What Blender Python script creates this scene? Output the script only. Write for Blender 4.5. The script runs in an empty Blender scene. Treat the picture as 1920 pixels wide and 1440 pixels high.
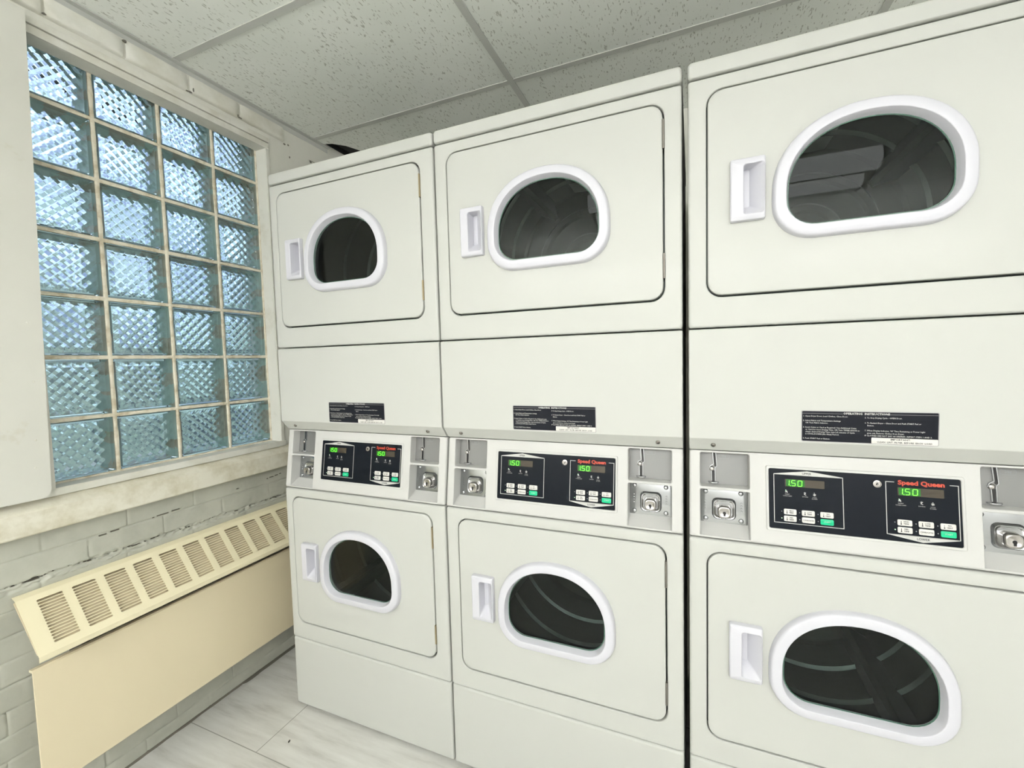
import bpy, bmesh, math, random
from mathutils import Vector, Matrix, noise
random.seed(7)
sc = bpy.context.scene
C = sc.collection

# ------------------------------------------------------------------ camera
cam_d = bpy.data.cameras.new('camera'); cam = bpy.data.objects.new('camera', cam_d); C.objects.link(cam)
cam_d.sensor_fit = 'HORIZONTAL'; cam_d.sensor_width = 36.0
cam_d.lens = 36.0 * 813.54 / 1920.0
cam_d.clip_start = 0.02
_R = (Matrix.Rotation(0.3942, 3, 'Z') @ Matrix.Rotation(1.5154, 3, 'X') @ Matrix.Rotation(-0.0259, 3, 'Z')).to_4x4()
cam.matrix_world = Matrix.Translation((1.3884, -1.1311, 1.2856)) @ _R
sc.camera = cam

# ------------------------------------------------------------------ world, colour, exposure
sc.view_settings.view_transform = 'Standard'
sc.view_settings.look = 'None'
sc.view_settings.exposure = 0.0
sc.view_settings.gamma = 1.0
sc.view_settings.use_curve_mapping = False
try:
    sc.cycles.use_denoising = True
    sc.cycles.sample_clamp_indirect = 8.0
    sc.cycles.max_bounces = 14
    sc.cycles.transmission_bounces = 12
    sc.cycles.diffuse_bounces = 5
except Exception:
    pass
LAMP = 26.5         # strength of the added fill lamps; the aisle lamp takes a fraction
SKY = 2.0
w = bpy.data.worlds.new('world'); sc.world = w; w.use_nodes = True
nt = w.node_tree; nt.nodes.clear()
o_ = nt.nodes.new('ShaderNodeOutputWorld'); bg = nt.nodes.new('ShaderNodeBackground')
tc = nt.nodes.new('ShaderNodeTexCoord'); sx = nt.nodes.new('ShaderNodeSeparateXYZ')
rp = nt.nodes.new('ShaderNodeValToRGB')
nt.links.new(tc.outputs['Generated'], sx.inputs[0]); nt.links.new(sx.outputs['Z'], rp.inputs[0])
rp.color_ramp.elements[0].position = 0.0; rp.color_ramp.elements[0].color = (0.12, 0.155, 0.16, 1)
rp.color_ramp.elements[1].position = 0.55; rp.color_ramp.elements[1].color = (0.66, 0.74, 0.96, 1)
e = rp.color_ramp.elements.new(0.12); e.color = (0.25, 0.33, 0.37, 1)
e = rp.color_ramp.elements.new(0.3); e.color = (0.54, 0.64, 0.84, 1)
nz0 = nt.nodes.new('ShaderNodeTexNoise'); nz0.inputs['Scale'].default_value = 5.0; nz0.inputs['Detail'].default_value = 3.0
nt.links.new(tc.outputs['Generated'], nz0.inputs['Vector'])
cl = nt.nodes.new('ShaderNodeValToRGB'); nt.links.new(nz0.outputs['Fac'], cl.inputs[0])
cl.color_ramp.elements[0].position = 0.38; cl.color_ramp.elements[0].color = (0.34, 0.38, 0.50, 1)
cl.color_ramp.elements[1].position = 0.62; cl.color_ramp.elements[1].color = (1.35, 1.42, 1.30, 1)
ml = nt.nodes.new('ShaderNodeMixRGB'); ml.blend_type = 'MULTIPLY'; ml.inputs[0].default_value = 1.0
nt.links.new(rp.outputs[0], ml.inputs[1]); nt.links.new(cl.outputs[0], ml.inputs[2])
nt.links.new(ml.outputs[0], bg.inputs[0]); bg.inputs[1].default_value = SKY
nt.links.new(bg.outputs[0], o_.inputs[0])

# ------------------------------------------------------------------ materials
def pmat(name, col, rough=0.5, metal=0.0, coat=0.0, trans=0.0, ior=1.45, emit=None, es=0.0, spec=0.5):
    m = bpy.data.materials.new(name); m.use_nodes = True
    b = m.node_tree.nodes['Principled BSDF']
    b.inputs['Base Color'].default_value = (*col, 1); b.inputs['Roughness'].default_value = rough
    b.inputs['Metallic'].default_value = metal; b.inputs['Coat Weight'].default_value = coat
    b.inputs['Transmission Weight'].default_value = trans; b.inputs['IOR'].default_value = ior
    b.inputs['Specular IOR Level'].default_value = spec
    if emit: b.inputs['Emission Color'].default_value = (*emit, 1); b.inputs['Emission Strength'].default_value = es
    return m
def nodes(m): return m.node_tree.nodes, m.node_tree.links, m.node_tree.nodes['Principled BSDF']
def coord(m, scale=(1, 1, 1), rot=(0, 0, 0)):
    n, l, b = nodes(m); t = n.new('ShaderNodeTexCoord'); mp = n.new('ShaderNodeMapping')
    mp.inputs['Scale'].default_value = scale; mp.inputs['Rotation'].default_value = rot
    l.new(t.outputs['Object'], mp.inputs['Vector']); return mp.outputs[0]
def noise_n(m, vec, scale, detail=3, rough=0.5):
    n, l, b = nodes(m); x = n.new('ShaderNodeTexNoise'); l.new(vec, x.inputs['Vector'])
    x.inputs['Scale'].default_value = scale; x.inputs['Detail'].default_value = detail; x.inputs['Roughness'].default_value = rough
    return x.outputs['Fac']
def ramp(m, fac, stops):
    n, l, b = nodes(m); r = n.new('ShaderNodeValToRGB'); l.new(fac, r.inputs[0])
    el = r.color_ramp.elements
    while len(el) < len(stops): el.new(0.5)
    for q, (p, c) in zip(el, stops): q.position = p; q.color = (*c, 1)
    return r.outputs[0]
def bump(m, h, strength, dist=0.002):
    n, l, b = nodes(m); x = n.new('ShaderNodeBump'); l.new(h, x.inputs['Height'])
    x.inputs['Strength'].default_value = strength; x.inputs['Distance'].default_value = dist
    l.new(x.outputs[0], b.inputs['Normal'])
def mixc(m, fac, a, bcol):
    n, l, b = nodes(m); x = n.new('ShaderNodeMix'); x.data_type = 'RGBA'
    l.new(fac, x.inputs['Factor'])
    for k, v in ((6, a), (7, bcol)):
        if isinstance(v, tuple): x.inputs[k].default_value = (*v, 1)
        else: l.new(v, x.inputs[k])
    return x.outputs[2]

M = {}
M['enamel'] = pmat('enamel', (0.465, 0.472, 0.445), 0.5, coat=0.07, spec=0.25)
n, l, b = nodes(M['enamel']); b.inputs['Coat Roughness'].default_value = 0.12
bump(M['enamel'], noise_n(M['enamel'], coord(M['enamel']), 420, 2), 0.10, 0.0006)
M['plastic'] = pmat('white_plastic', (0.555, 0.555, 0.60), 0.35, coat=0.1, spec=0.4)
M['console'] = pmat('console_paint', (0.50, 0.50, 0.485), 0.4, coat=0.1, spec=0.3)
M['dark_gap'] = pmat('dark_interior', (0.03, 0.03, 0.03), 0.9)  # near black: the shade of the ceiling void is put into the colour
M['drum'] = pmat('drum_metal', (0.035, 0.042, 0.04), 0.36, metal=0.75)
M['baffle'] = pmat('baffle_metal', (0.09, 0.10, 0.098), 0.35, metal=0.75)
M['glass'] = pmat('door_glass', (0.80, 0.90, 0.86), 0.0, trans=1.0, ior=1.25)
M['glass_edge'] = pmat('glass_seal', (0.05, 0.11, 0.08), 0.15)
M['chrome'] = pmat('polished_metal', (0.44, 0.45, 0.46), 0.16, metal=1.0)
M['brushed'] = pmat('brushed_metal', (0.20, 0.20, 0.197), 0.45, metal=0.35)
M['lockm'] = pmat('lock_metal', (0.45, 0.43, 0.41), 0.14, metal=1.0)
M['brass'] = pmat('brass', (0.26, 0.21, 0.125), 0.45, metal=0.6)
M['steel'] = pmat('tarnished_steel', (0.20, 0.185, 0.165), 0.45, metal=0.8)
M['black'] = pmat('black_panel', (0.004, 0.006, 0.010), 0.3, spec=0.18)
M['keyhole'] = pmat('keyhole_black', (0.01, 0.01, 0.01), 0.5)
M['print'] = pmat('panel_print', (0.5, 0.5, 0.48), 0.4)
M['greyprint'] = pmat('dim_print', (0.22, 0.24, 0.24), 0.4)
M['blackprint'] = pmat('black_print', (0.03, 0.03, 0.035), 0.5)
M['button'] = pmat('button_white', (0.60, 0.59, 0.56), 0.35)
M['green'] = pmat('button_green', (0.0, 0.42, 0.20), 0.35)
M['red'] = pmat('red_print', (0.40, 0.045, 0.02), 0.4, emit=(0.6, 0.04, 0.02), es=0.0)
M['dispoff'] = pmat('display_window', (0.045, 0.036, 0.024), 0.2)
M['disp_lit'] = pmat('display_glow', (0.0, 0.06, 0.0), 0.3, emit=(0.02, 0.30, 0.0), es=0.25)
M['seg'] = pmat('lit_segment', (0.1, 0.9, 0.05), 0.4, emit=(0.20, 1.0, 0.03), es=1.0)
M['led'] = pmat('lit_indicator', (0.6, 0.9, 0.6), 0.4, emit=(0.5, 1.0, 0.5), es=0.5)
M['stick'] = pmat('sticker_black', (0.007, 0.008, 0.013), 0.35, spec=0.2)
M['stickb'] = pmat('sticker_border', (0.28, 0.27, 0.28), 0.4)
M['beige'] = pmat('beige_enamel', (0.80, 0.735, 0.52), 0.38, coat=0.1)
bump(M['beige'], noise_n(M['beige'], coord(M['beige']), 300, 2), 0.12, 0.0006)
M['beige_panel'] = pmat('beige_panel_enamel', (0.72, 0.635, 0.45), 0.36, coat=0.1)
bump(M['beige_panel'], noise_n(M['beige_panel'], coord(M['beige_panel']), 300, 2), 0.12, 0.0006)
M['slot'] = pmat('vent_recess', (0.62, 0.53, 0.37), 0.7)
M['trimw'] = pmat('trim_paint', (0.74, 0.735, 0.67), 0.45)
mm = M['trimw']; v = coord(mm)
nodes(mm)[1].new(ramp(mm, noise_n(mm, v, 9, 4, 0.6), [(0.3, (0.60, 0.585, 0.50)), (0.6, (0.74, 0.735, 0.675))]), nodes(mm)[2].inputs['Base Color'])
bump(mm, noise_n(mm, v, 60, 4), 0.25, 0.002)
M['sill'] = pmat('sill_paint', (0.7, 0.67, 0.55), 0.45)
mm = M['sill']; v = coord(mm)
nodes(mm)[1].new(ramp(mm, noise_n(mm, v, 12, 5, 0.65), [(0.28, (0.55, 0.51, 0.38)), (0.55, (0.74, 0.715, 0.61))]), nodes(mm)[2].inputs['Base Color'])
bump(mm, noise_n(mm, v, 50, 4), 0.3, 0.002)
M['wallw'] = pmat('wall_white', (0.75, 0.745, 0.68), 0.6)
mm = M['wallw']; v = coord(mm)
nodes(mm)[1].new(ramp(mm, noise_n(mm, v, 5, 6, 0.65), [(0.27, (0.60, 0.585, 0.50)), (0.42, (0.735, 0.73, 0.665)), (0.7, (0.77, 0.765, 0.70))]), nodes(mm)[2].inputs['Base Color'])
bump(mm, noise_n(mm, v, 45, 5), 0.35, 0.003)
M['wallroom'] = pmat('room_white', (0.86, 0.86, 0.85), 0.6)
M['wallg'] = pmat('wall_grey_paint', (0.44, 0.46, 0.41), 0.55)
mm = M['wallg']; v = coord(mm)
nodes(mm)[1].new(ramp(mm, noise_n(mm, v, 6, 5, 0.6), [(0.3, (0.39, 0.395, 0.34)), (0.6, (0.48, 0.485, 0.42))]), nodes(mm)[2].inputs['Base Color'])
bump(mm, noise_n(mm, v, 90, 4), 0.3, 0.002)
M['crack'] = pmat('crack_dirt', (0.15, 0.14, 0.115), 0.9)
M['mortar'] = pmat('mortar', (0.7, 0.65, 0.52), 0.8)
mm = M['mortar']; v = coord(mm)
nodes(mm)[1].new(ramp(mm, noise_n(mm, v, 30, 4, 0.6), [(0.3, (0.55, 0.48, 0.34)), (0.55, (0.80, 0.75, 0.62))]), nodes(mm)[2].inputs['Base Color'])
bump(mm, noise_n(mm, v, 160, 3), 0.4, 0.002)
M['gblock'] = pmat('glass_block', (0.90, 0.965, 0.965), 0.03, trans=1.0, ior=1.5)
M['gedge'] = pmat('glass_block_edge', (0.74, 0.90, 0.82), 0.5)
M['tile'] = pmat('ceiling_tile', (0.78, 0.80, 0.74), 0.9)
mm = M['tile']; n, l, b = nodes(mm)
v = coord(mm, (1.0, 0.27, 1.0)); vo = n.new('ShaderNodeTexVoronoi'); vo.feature = 'F1'; vo.inputs['Scale'].default_value = 120
nz = n.new('ShaderNodeTexNoise'); nz.inputs['Scale'].default_value = 60; l.new(v, nz.inputs['Vector'])
ad = n.new('ShaderNodeMixRGB'); ad.blend_type = 'ADD'; ad.inputs[0].default_value = 0.03
l.new(v, ad.inputs[1]); l.new(nz.outputs['Color'], ad.inputs[2]); l.new(ad.outputs[0], vo.inputs['Vector'])
hole_shade = ramp(mm, vo.outputs['Distance'], [(0.22, (1, 1, 1)), (0.32, (0, 0, 0))])
msk = ramp(mm, noise_n(mm, coord(mm), 70, 2), [(0.44, (0, 0, 0)), (0.50, (1, 1, 1))])
mu = n.new('ShaderNodeMixRGB'); mu.blend_type = 'MULTIPLY'; mu.inputs[0].default_value = 1
l.new(hole_shade, mu.inputs[1]); l.new(msk, mu.inputs[2])
base = ramp(mm, noise_n(mm, coord(mm), 3, 3), [(0.35, (0.82, 0.85, 0.80)), (0.65, (0.88, 0.90, 0.86))])
l.new(mixc(mm, mu.outputs[0], base, (0.50, 0.51, 0.46)), b.inputs['Base Color'])  # shade inside the fissures is put into the tile colour
M['tbar'] = pmat('ceiling_grid_metal', (0.54, 0.55, 0.52), 0.45)
M['floor'] = pmat('floor_tile', (0.6, 0.6, 0.56), 0.3)
mm = M['floor']; n, l, b = nodes(mm)
v = coord(mm); bt = n.new('ShaderNodeTexBrick')
mp = n.new('ShaderNodeMapping'); mp.inputs['Location'].default_value = (-0.4058, 0.2 - 0.002, 0); l.new(v, mp.inputs['Vector']); l.new(mp.outputs[0], bt.inputs['Vector'])
bt.inputs['Scale'].default_value = 1.0; bt.inputs['Mortar Size'].default_value = 0.0016
bt.inputs['Brick Width'].default_value = 0.9144; bt.inputs['Row Height'].default_value = 0.61; bt.offset = 0.4
bt.inputs['Mortar Smooth'].default_value = 0.2
bt.inputs['Color1'].default_value = (0, 0, 0, 1); bt.inputs['Color2'].default_value = (1, 1, 1, 1); bt.inputs['Mortar'].default_value = (0.5, 0.5, 0.5, 1)
v2 = coord(mm, (1.4, 11.0, 1.0))
st = ramp(mm, noise_n(mm, v2, 2.2, 6, 0.62), [(0.28, (0.42, 0.415, 0.385)), (0.46, (0.58, 0.575, 0.545)), (0.72, (0.68, 0.68, 0.65))])
l.new(mixc(mm, bt.outputs['Fac'], st, (0.27, 0.27, 0.245)), b.inputs['Base Color'])
M['crumb'] = pmat('crumb', (0.03, 0.025, 0.02), 0.8)
M['lamp'] = pmat('lamp_diffuser', (0.9, 0.9, 0.9), 0.5, emit=(1.0, 0.99, 0.985), es=LAMP * 0.13)
M['lamp_fill'] = pmat('fill_lamp_diffuser', (0.9, 0.9, 0.9), 0.5, emit=(1.0, 0.99, 0.985), es=LAMP)  # glow of the added fill lamps

# ------------------------------------------------------------------ helpers
def link(o, parent=None):
    C.objects.link(o)
    if parent is not None: o.parent = parent
    return o
def build(name, bm, mats, parent=None, smooth=30, wn=False, recalc=True, label=None):
    if recalc: bmesh.ops.recalc_face_normals(bm, faces=bm.faces[:])
    me = bpy.data.meshes.new(name); bm.to_mesh(me); bm.free()
    if not isinstance(mats, (list, tuple)): mats = [mats]
    for m in mats: me.materials.append(m)
    if smooth:
        me.polygons.foreach_set('use_smooth', [True] * len(me.polygons))
        me.set_sharp_from_angle(angle=math.radians(smooth))
    o = link(bpy.data.objects.new(name, me), parent)
    if wn:
        md = o.modifiers.new('normals', 'WEIGHTED_NORMAL'); md.keep_sharp = True; md.weight = 90
    if label: o['label'] = label
    return o
def empty(name, loc=(0, 0, 0)):
    o = bpy.data.objects.new(name, None); C.objects.link(o); o.location = loc; o.empty_display_size = 0.1; return o
def tag(o, label, cat, group=None):
    o['label'] = label; o['category'] = cat
    if group: o['group'] = group
def struct(o): o['kind'] = 'structure'; return o
def ring(bm, pts): return [bm.verts.new(p) for p in pts]
def bridge(bm, a, b, mi=0):
    k = len(a)
    for i in range(k):
        f = bm.faces.new((a[i], a[(i + 1) % k], b[(i + 1) % k], b[i])); f.material_index = mi
def loft(bm, loops, cap0=False, cap1=False, mi=0):
    rs = [ring(bm, L) for L in loops]
    for a, b_ in zip(rs, rs[1:]): bridge(bm, a, b_, mi)
    if cap0: bm.faces.new(rs[0]).material_index = mi
    if cap1: bm.faces.new(rs[-1]).material_index = mi
    return rs
def ring_edges(bm, r):
    return [bm.edges.get((r[i], r[(i + 1) % len(r)])) or bm.edges.new((r[i], r[(i + 1) % len(r)])) for i in range(len(r))]
def fill(bm, rings, mi=0):
    ed = []
    for r in rings: ed += ring_edges(bm, r)
    g = bmesh.ops.triangle_fill(bm, use_beauty=True, use_dissolve=False, edges=ed)
    for f in g['geom']:
        if isinstance(f, bmesh.types.BMFace): f.material_index = mi
def rr(x0, z0, x1, z1, r, n=6):
    r = max(r, 1e-4); out = []
    for cx, cz, a0 in ((x0 + r, z0 + r, 180), (x1 - r, z0 + r, 270), (x1 - r, z1 - r, 0), (x0 + r, z1 - r, 90)):
        for k in range(n + 1):
            a = math.radians(a0 + 90 * k / n); out.append((cx + r * math.cos(a), cz + r * math.sin(a)))
    return out
def at(pts, y): return [Vector((x, y, z)) for x, z in pts]
def box(bm, x0, y0, z0, x1, y1, z1, mi=0, bev=0.0):
    vs = [bm.verts.new(p) for p in ((x0, y0, z0), (x1, y0, z0), (x1, y1, z0), (x0, y1, z0), (x0, y0, z1), (x1, y0, z1), (x1, y1, z1), (x0, y1, z1))]
    fs = []
    for q in ((0, 3, 2, 1), (4, 5, 6, 7), (0, 1, 5, 4), (1, 2, 6, 5), (2, 3, 7, 6), (3, 0, 4, 7)):
        f = bm.faces.new([vs[i] for i in q]); f.material_index = mi; fs.append(f)
    if bev > 0:
        es = list({e for f in fs for e in f.edges})
        bmesh.ops.bevel(bm, geom=es, offset=bev, segments=2, profile=0.5, affect='EDGES')
def slab(bm, pts, y0, y1, bev=0.0, mi=0, inset=None):
    """plate with outline function pts(inset); front face at y0"""
    L = []
    if bev > 0: L = [at(pts(bev), y0), at(pts(bev * 0.3), y0 + bev * 0.3), at(pts(0), y0 + bev), at(pts(0), y1)]
    else: L = [at(pts(0), y0), at(pts(0), y1)]
    loft(bm, L, True, True, mi)
def disc(x, z, r, n=24): return [(x + r * math.cos(2 * math.pi * k / n), z + r * math.sin(2 * math.pi * k / n)) for k in range(n)]
def shear(bm):
    for v_ in bm.verts: v_.co.y += 0.143 * (v_.co.z - 0.84)
def text(bm, body, size, x, z, y, align='LEFT', bold=0.0, xs=1.0, thick=0.00015, res=2):
    cu = bpy.data.curves.new('lettering', 'FONT'); cu.body = body; cu.size = size; cu.align_x = align; cu.align_y = 'CENTER'
    cu.offset = bold; cu.resolution_u = res; cu.extrude = 0
    o = bpy.data.objects.new('tmp', cu); C.objects.link(o)
    me = bpy.data.meshes.new_from_object(o)
    b2 = bmesh.new(); b2.from_mesh(me)
    for v_ in b2.verts:
        p = v_.co.copy(); v_.co = Vector((x + p.x * xs, y - thick, z + p.y))
    b2.to_mesh(me); b2.free(); bm.from_mesh(me)
    bpy.data.objects.remove(o); bpy.data.curves.remove(cu); bpy.data.meshes.remove(me)
def stroke(bm, pts, wd, y0, y1, mi=0, closed=False):
    """thin strip following a polyline of (x,z)"""
    k = len(pts); L, R_ = [], []
    for i in range(k):
        a = Vector(pts[i - 1] if (closed or i > 0) else pts[i]); c = Vector(pts[(i + 1) % k] if (closed or i < k - 1) else pts[i]); p = Vector(pts[i])
        d1 = (p - a).normalized() if (p - a).length > 1e-9 else (c - p).normalized()
        d2 = (c - p).normalized() if (c - p).length > 1e-9 else d1
        nrm = Vector((-(d1 + d2).y, (d1 + d2).x)); nrm = nrm.normalized() if nrm.length > 1e-6 else Vector((-d1.y, d1.x))
        s = wd / 2 / max(0.4, abs(nrm.dot(Vector((-d1.y, d1.x)))))
        L.append(p + nrm * s); R_.append(p - nrm * s)
    F = [[bm.verts.new((q.x, yy, q.y)) for q in S] for S, yy in ((L, y0), (R_, y0), (L, y1), (R_, y1))]
    for i in range(k if closed else k - 1):
        j = (i + 1) % k
        for a, b_ in ((F[0], F[1]), (F[2], F[3]), (F[0], F[2]), (F[1], F[3])):
            bm.faces.new((a[i], a[j], b_[j], b_[i])).material_index = mi

# ================================================================== the room
XW = -0.307        # left wall face
ZC = 2.37          # ceiling grid
# ---- floor
bm = bmesh.new(); box(bm, -0.9, -3.3, -0.06, 4.0, 1.1, 0.0)
struct(build('floor', bm, M['floor'], smooth=0))
# ---- left wall: plain boxes round the opening, a modelled patch of painted brick below
OY0, OY1, OZ0, OZ1 = -0.60, 0.245, 0.951, 2.222
bm = bmesh.new()
XB = -0.50
def wallbox(y0, z0, y1, z1, x0=XB, x1=XW, mi=0): box(bm, x0, y0, z0, x1, y1, z1, mi)
wallbox(-3.3, 0, -0.75, 0.845, mi=1); wallbox(-0.75, 0, 0.5, 0.845, x1=XW - 0.012, mi=1); wallbox(0.5, 0, 1.1, 0.845, mi=1)
wallbox(-3.3, 0.845, 1.1, 0.945); wallbox(-3.3, 2.28, 1.1, 2.75)
wallbox(-3.3, 0.945, -0.60, 2.28); wallbox(0.2495, 0.945, 1.1, 2.28)
wallbox(-0.60, OZ1, 0.2495, 2.28, x0=XW - 0.056); wallbox(-0.60, 0.945, 0.2495, OZ0, x0=XW - 0.056)
wallbox(OY1, OZ0, 0.2495, OZ1, x0=XW - 0.056)
# brick patch (real relief: mortar grooves, rough paint, one broken course)
def brick_h(y, z):
    zz = (0.845 - z) / 0.0667; row = int(zz); fz = zz - row
    yy = (y + 0.335 + 0.03 * noise.noise((row * 3.1, 0, 5))) / 0.203 + (0.5 if row % 2 else 0.0); fy = yy - math.floor(yy)
    dz = min(fz, 1 - fz) * 0.0667; dy = min(fy, 1 - fy) * 0.203
    wob = 0.0025 * noise.noise((y * 22, z * 22, 1))
    h = 0.0
    keep = 0.45 + 0.55 * (0.5 + noise.noise((y * 7, z * 9, 9)))
    g = max(0.0, 1 - (dz + wob) / 0.006); h -= 0.0042 * g * g * keep
    g = max(0.0, 1 - (dy + wob) / 0.006); h -= 0.0036 * g * g * keep
    h += 0.0016 * noise.noise((y * 14, z * 26, 3)) + 0.0007 * noise.noise((y * 60, z * 60, 2))
    # broken joint above the heater cover
    zc = 0.706 + 0.008 * noise.noise((y * 9, 0, 7)) + 0.004 * noise.noise((y * 40, 0, 2))
    d = abs(z - zc); k = 0.5 + 0.9 * noise.noise((y * 5.0, 4, 0))
    dirt = 0
    if d < 0.012: h -= 0.006 * (1 - d / 0.012) * max(0.25, k); h += 0.006 * noise.noise((y * 60, z * 150, 8))
    zl = 0.711 + 0.0085 * noise.noise((y * 11, 3, 7)) + 0.003 * noise.noise((y * 60, 0, 2))
    wdt = 0.0003 + 0.006 * max(0, noise.noise((y * 17, 8, 1)) - 0.05)
    if abs(z - zl) < wdt: h -= 0.008; dirt = 1
    z2 = 0.7775 + 0.002 * noise.noise((y * 15, 1, 1)) + (y + 0.35) * 0.05
    if abs(z - z2) < 0.0009 and noise.noise((y * 7, 2, 2)) > 0.12: h -= 0.003; dirt = 1
    return h, dirt
ny, nz_ = 380, 300
y0p, y1p, z1p = -0.75, 0.5, 0.845
grid = []
for j in range(nz_ + 1):
    z = z1p * (j / nz_) ** 0.72
    row = []
    for i in range(ny + 1):
        y = y0p + (y1p - y0p) * i / ny
        h, d = brick_h(y, z); vv = bm.verts.new((XW + h, y, z)); row.append((vv, d))
    grid.append(row)
for j in range(nz_):
    for i in range(ny):
        f = bm.faces.new((grid[j][i][0], grid[j][i + 1][0], grid[j + 1][i + 1][0], grid[j + 1][i][0]))
        f.material_index = 2 if (grid[j][i][1] + grid[j][i + 1][1] + grid[j + 1][i][1] + grid[j + 1][i + 1][1]) >= 2 else 1
struct(build('wall_left', bm, [M['wallw'], M['wallg'], M['crack']], smooth=40, recalc=True))
bm = bmesh.new(); box(bm, -0.9, 1.0, 0, 4.0, 1.1, 2.75); struct(build('wall_back', bm, M['wallw'], smooth=0))
bm = bmesh.new(); box(bm, 3.9, -3.3, 0, 4.0, 1.1, 2.75); struct(build('wall_right', bm, M['wallroom'], smooth=0))
bm = bmesh.new(); box(bm, -0.9, -3.4, 0, 4.0, -3.3, 2.75); struct(build('wall_front', bm, M['wallroom'], smooth=0))
# grime line where wall meets floor
bm = bmesh.new(); prev = None
for i in range(120):
    y = -0.75 + i * 0.0125; wv = 0.008 + 0.010 * abs(noise.noise((y * 12, 0, 3))) + (0.006 if y > 0 else 0)
    a = bm.verts.new((XW - 0.004, y, 0.004)); b_ = bm.verts.new((XW + wv * 0.5, y, 0.0035)); c_ = bm.verts.new((XW + wv, y, 0.0004))
    if prev: bm.faces.new((prev[0], a, b_, prev[1])); bm.faces.new((prev[1], b_, c_, prev[2]))
    prev = (a, b_, c_)
struct(build('trim_2', bm, M['crack'], smooth=0, recalc=False))

# ---- ceiling: deck above, tiles and grid as parts
bm = bmesh.new(); box(bm, -0.9, -3.3, 2.70, 4.0, 1.1, 2.75)
ceil = struct(build('ceiling', bm, M['dark_gap'], smooth=0))
xs_ = [XW + 0.002, 0.739, 1.958, 3.177, 3.9]; ys_ = [-3.3, -2.543, -1.934, -1.325, -0.716, -0.1065, 0.503, 1.0]
GL = (1.35, -2.05)
for i in range(len(xs_) - 1):
    for j in range(len(ys_) - 1):
        bm = bmesh.new(); x0, x1, y0, y1 = xs_[i] + 0.002, xs_[i + 1] - 0.002, ys_[j] + 0.002, ys_[j + 1] - 0.002
        if i == 0 and j == len(ys_) - 2:   # broken corner beside the wall
            P = [(x0, y0), (x1, y0), (x1, y1), (x0, y1), (x0, 0.86), (-0.20, 0.80), (-0.17, 0.70), (-0.205, 0.62), (-0.25, 0.575), (x0, 0.555)]
            r0 = [bm.verts.new((a, b_, ZC + 0.003)) for a, b_ in P]; r1 = [bm.verts.new((a, b_, ZC + 0.018)) for a, b_ in P]
            bridge(bm, r0, r1); fill(bm, [r0]); fill(bm, [r1])
        else: box(bm, x0, y0, ZC + 0.003, x1, y1, ZC + 0.018)
        build('ceiling_tile', bm, M['tile'], ceil, smooth=0)
bm = bmesh.new()
def tbar(x0, y0, x1, y1):
    hw = 0.012
    if abs(x1 - x0) > abs(y1 - y0):
        box(bm, x0, y0 - hw, ZC, x1, y0 + hw, ZC + 0.0025); box(bm, x0, y0 - 0.001, ZC + 0.002, x1, y0 + 0.001, ZC + 0.04)
    else:
        box(bm, x0 - hw, y0, ZC - 0.0006, x0 + hw, y1, ZC + 0.0018); box(bm, x0 - 0.001, y0, ZC + 0.002, x0 + 0.001, y1, ZC + 0.04)
for x in xs_[1:-1]: tbar(x, -3.3, x, 1.0)
for y in ys_[1:-1]: tbar(XW, y, 3.9, y)
build('ceiling_grid', bm, M['tbar'], ceil, smooth=0)
bm = bmesh.new()
box(bm, XW, -3.3, ZC - 0.0015, XW + 0.020, 0.60, ZC + 0.0015); box(bm, XW, -3.3, ZC - 0.022, XW + 0.002, 0.60, ZC)
build('wall_angle', bm, M['tbar'], ceil, smooth=0)

bm = bmesh.new(); box(bm, XW - 0.15, 0.45, 2.415, 0.5, 1.0, 2.44); box(bm, -0.33, 0.52, 2.39, -0.303, 0.9, 2.415); build('void_shade', bm, M['dark_gap'], ceil, smooth=0)  # added dark slabs standing in for the shade above the broken tile
# ---- brick lintel over the window
bm = bmesh.new()
js = [-1.06, -0.855, -0.65, -0.447, -0.256, -0.062, 0.128, 0.338]
for k in range(len(js) - 1):
    a, b_ = js[k] + 0.004, js[k + 1] - 0.004
    n0 = len(bm.verts); bm.verts.ensure_lookup_table()
    g = 14; P = []
    for i in range(g + 1):
        yy = a + (b_ - a) * i / g; row = []
        for q, (dx, zz) in enumerate(((-0.03, 2.289), (0.010, 2.289), (0.016, 2.294), (0.017, 2.308), (0.017, 2.328), (0.015, 2.344), (-0.03, 2.352))):
            en = 0.005 if i in (0, g) else 0
            nn = 0.0025 * noise.noise((yy * 25, zz * 40, k))
            row.append(bm.verts.new((XW + dx - en + nn, yy, zz + 0.002 * noise.noise((yy * 30, 5, q)))))
        P.append(row)
    for i in range(g):
        for q in range(6): bm.faces.new((P[i][q], P[i + 1][q], P[i + 1][q + 1], P[i][q + 1]))
    bm.faces.new(P[0]); bm.faces.new(P[-1])
box(bm, XW - 0.01, -1.06, 2.29, XW + 0.006, 0.335, 2.35)
struct(build('trim_1', bm, M['trimw'], smooth=50))

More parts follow.
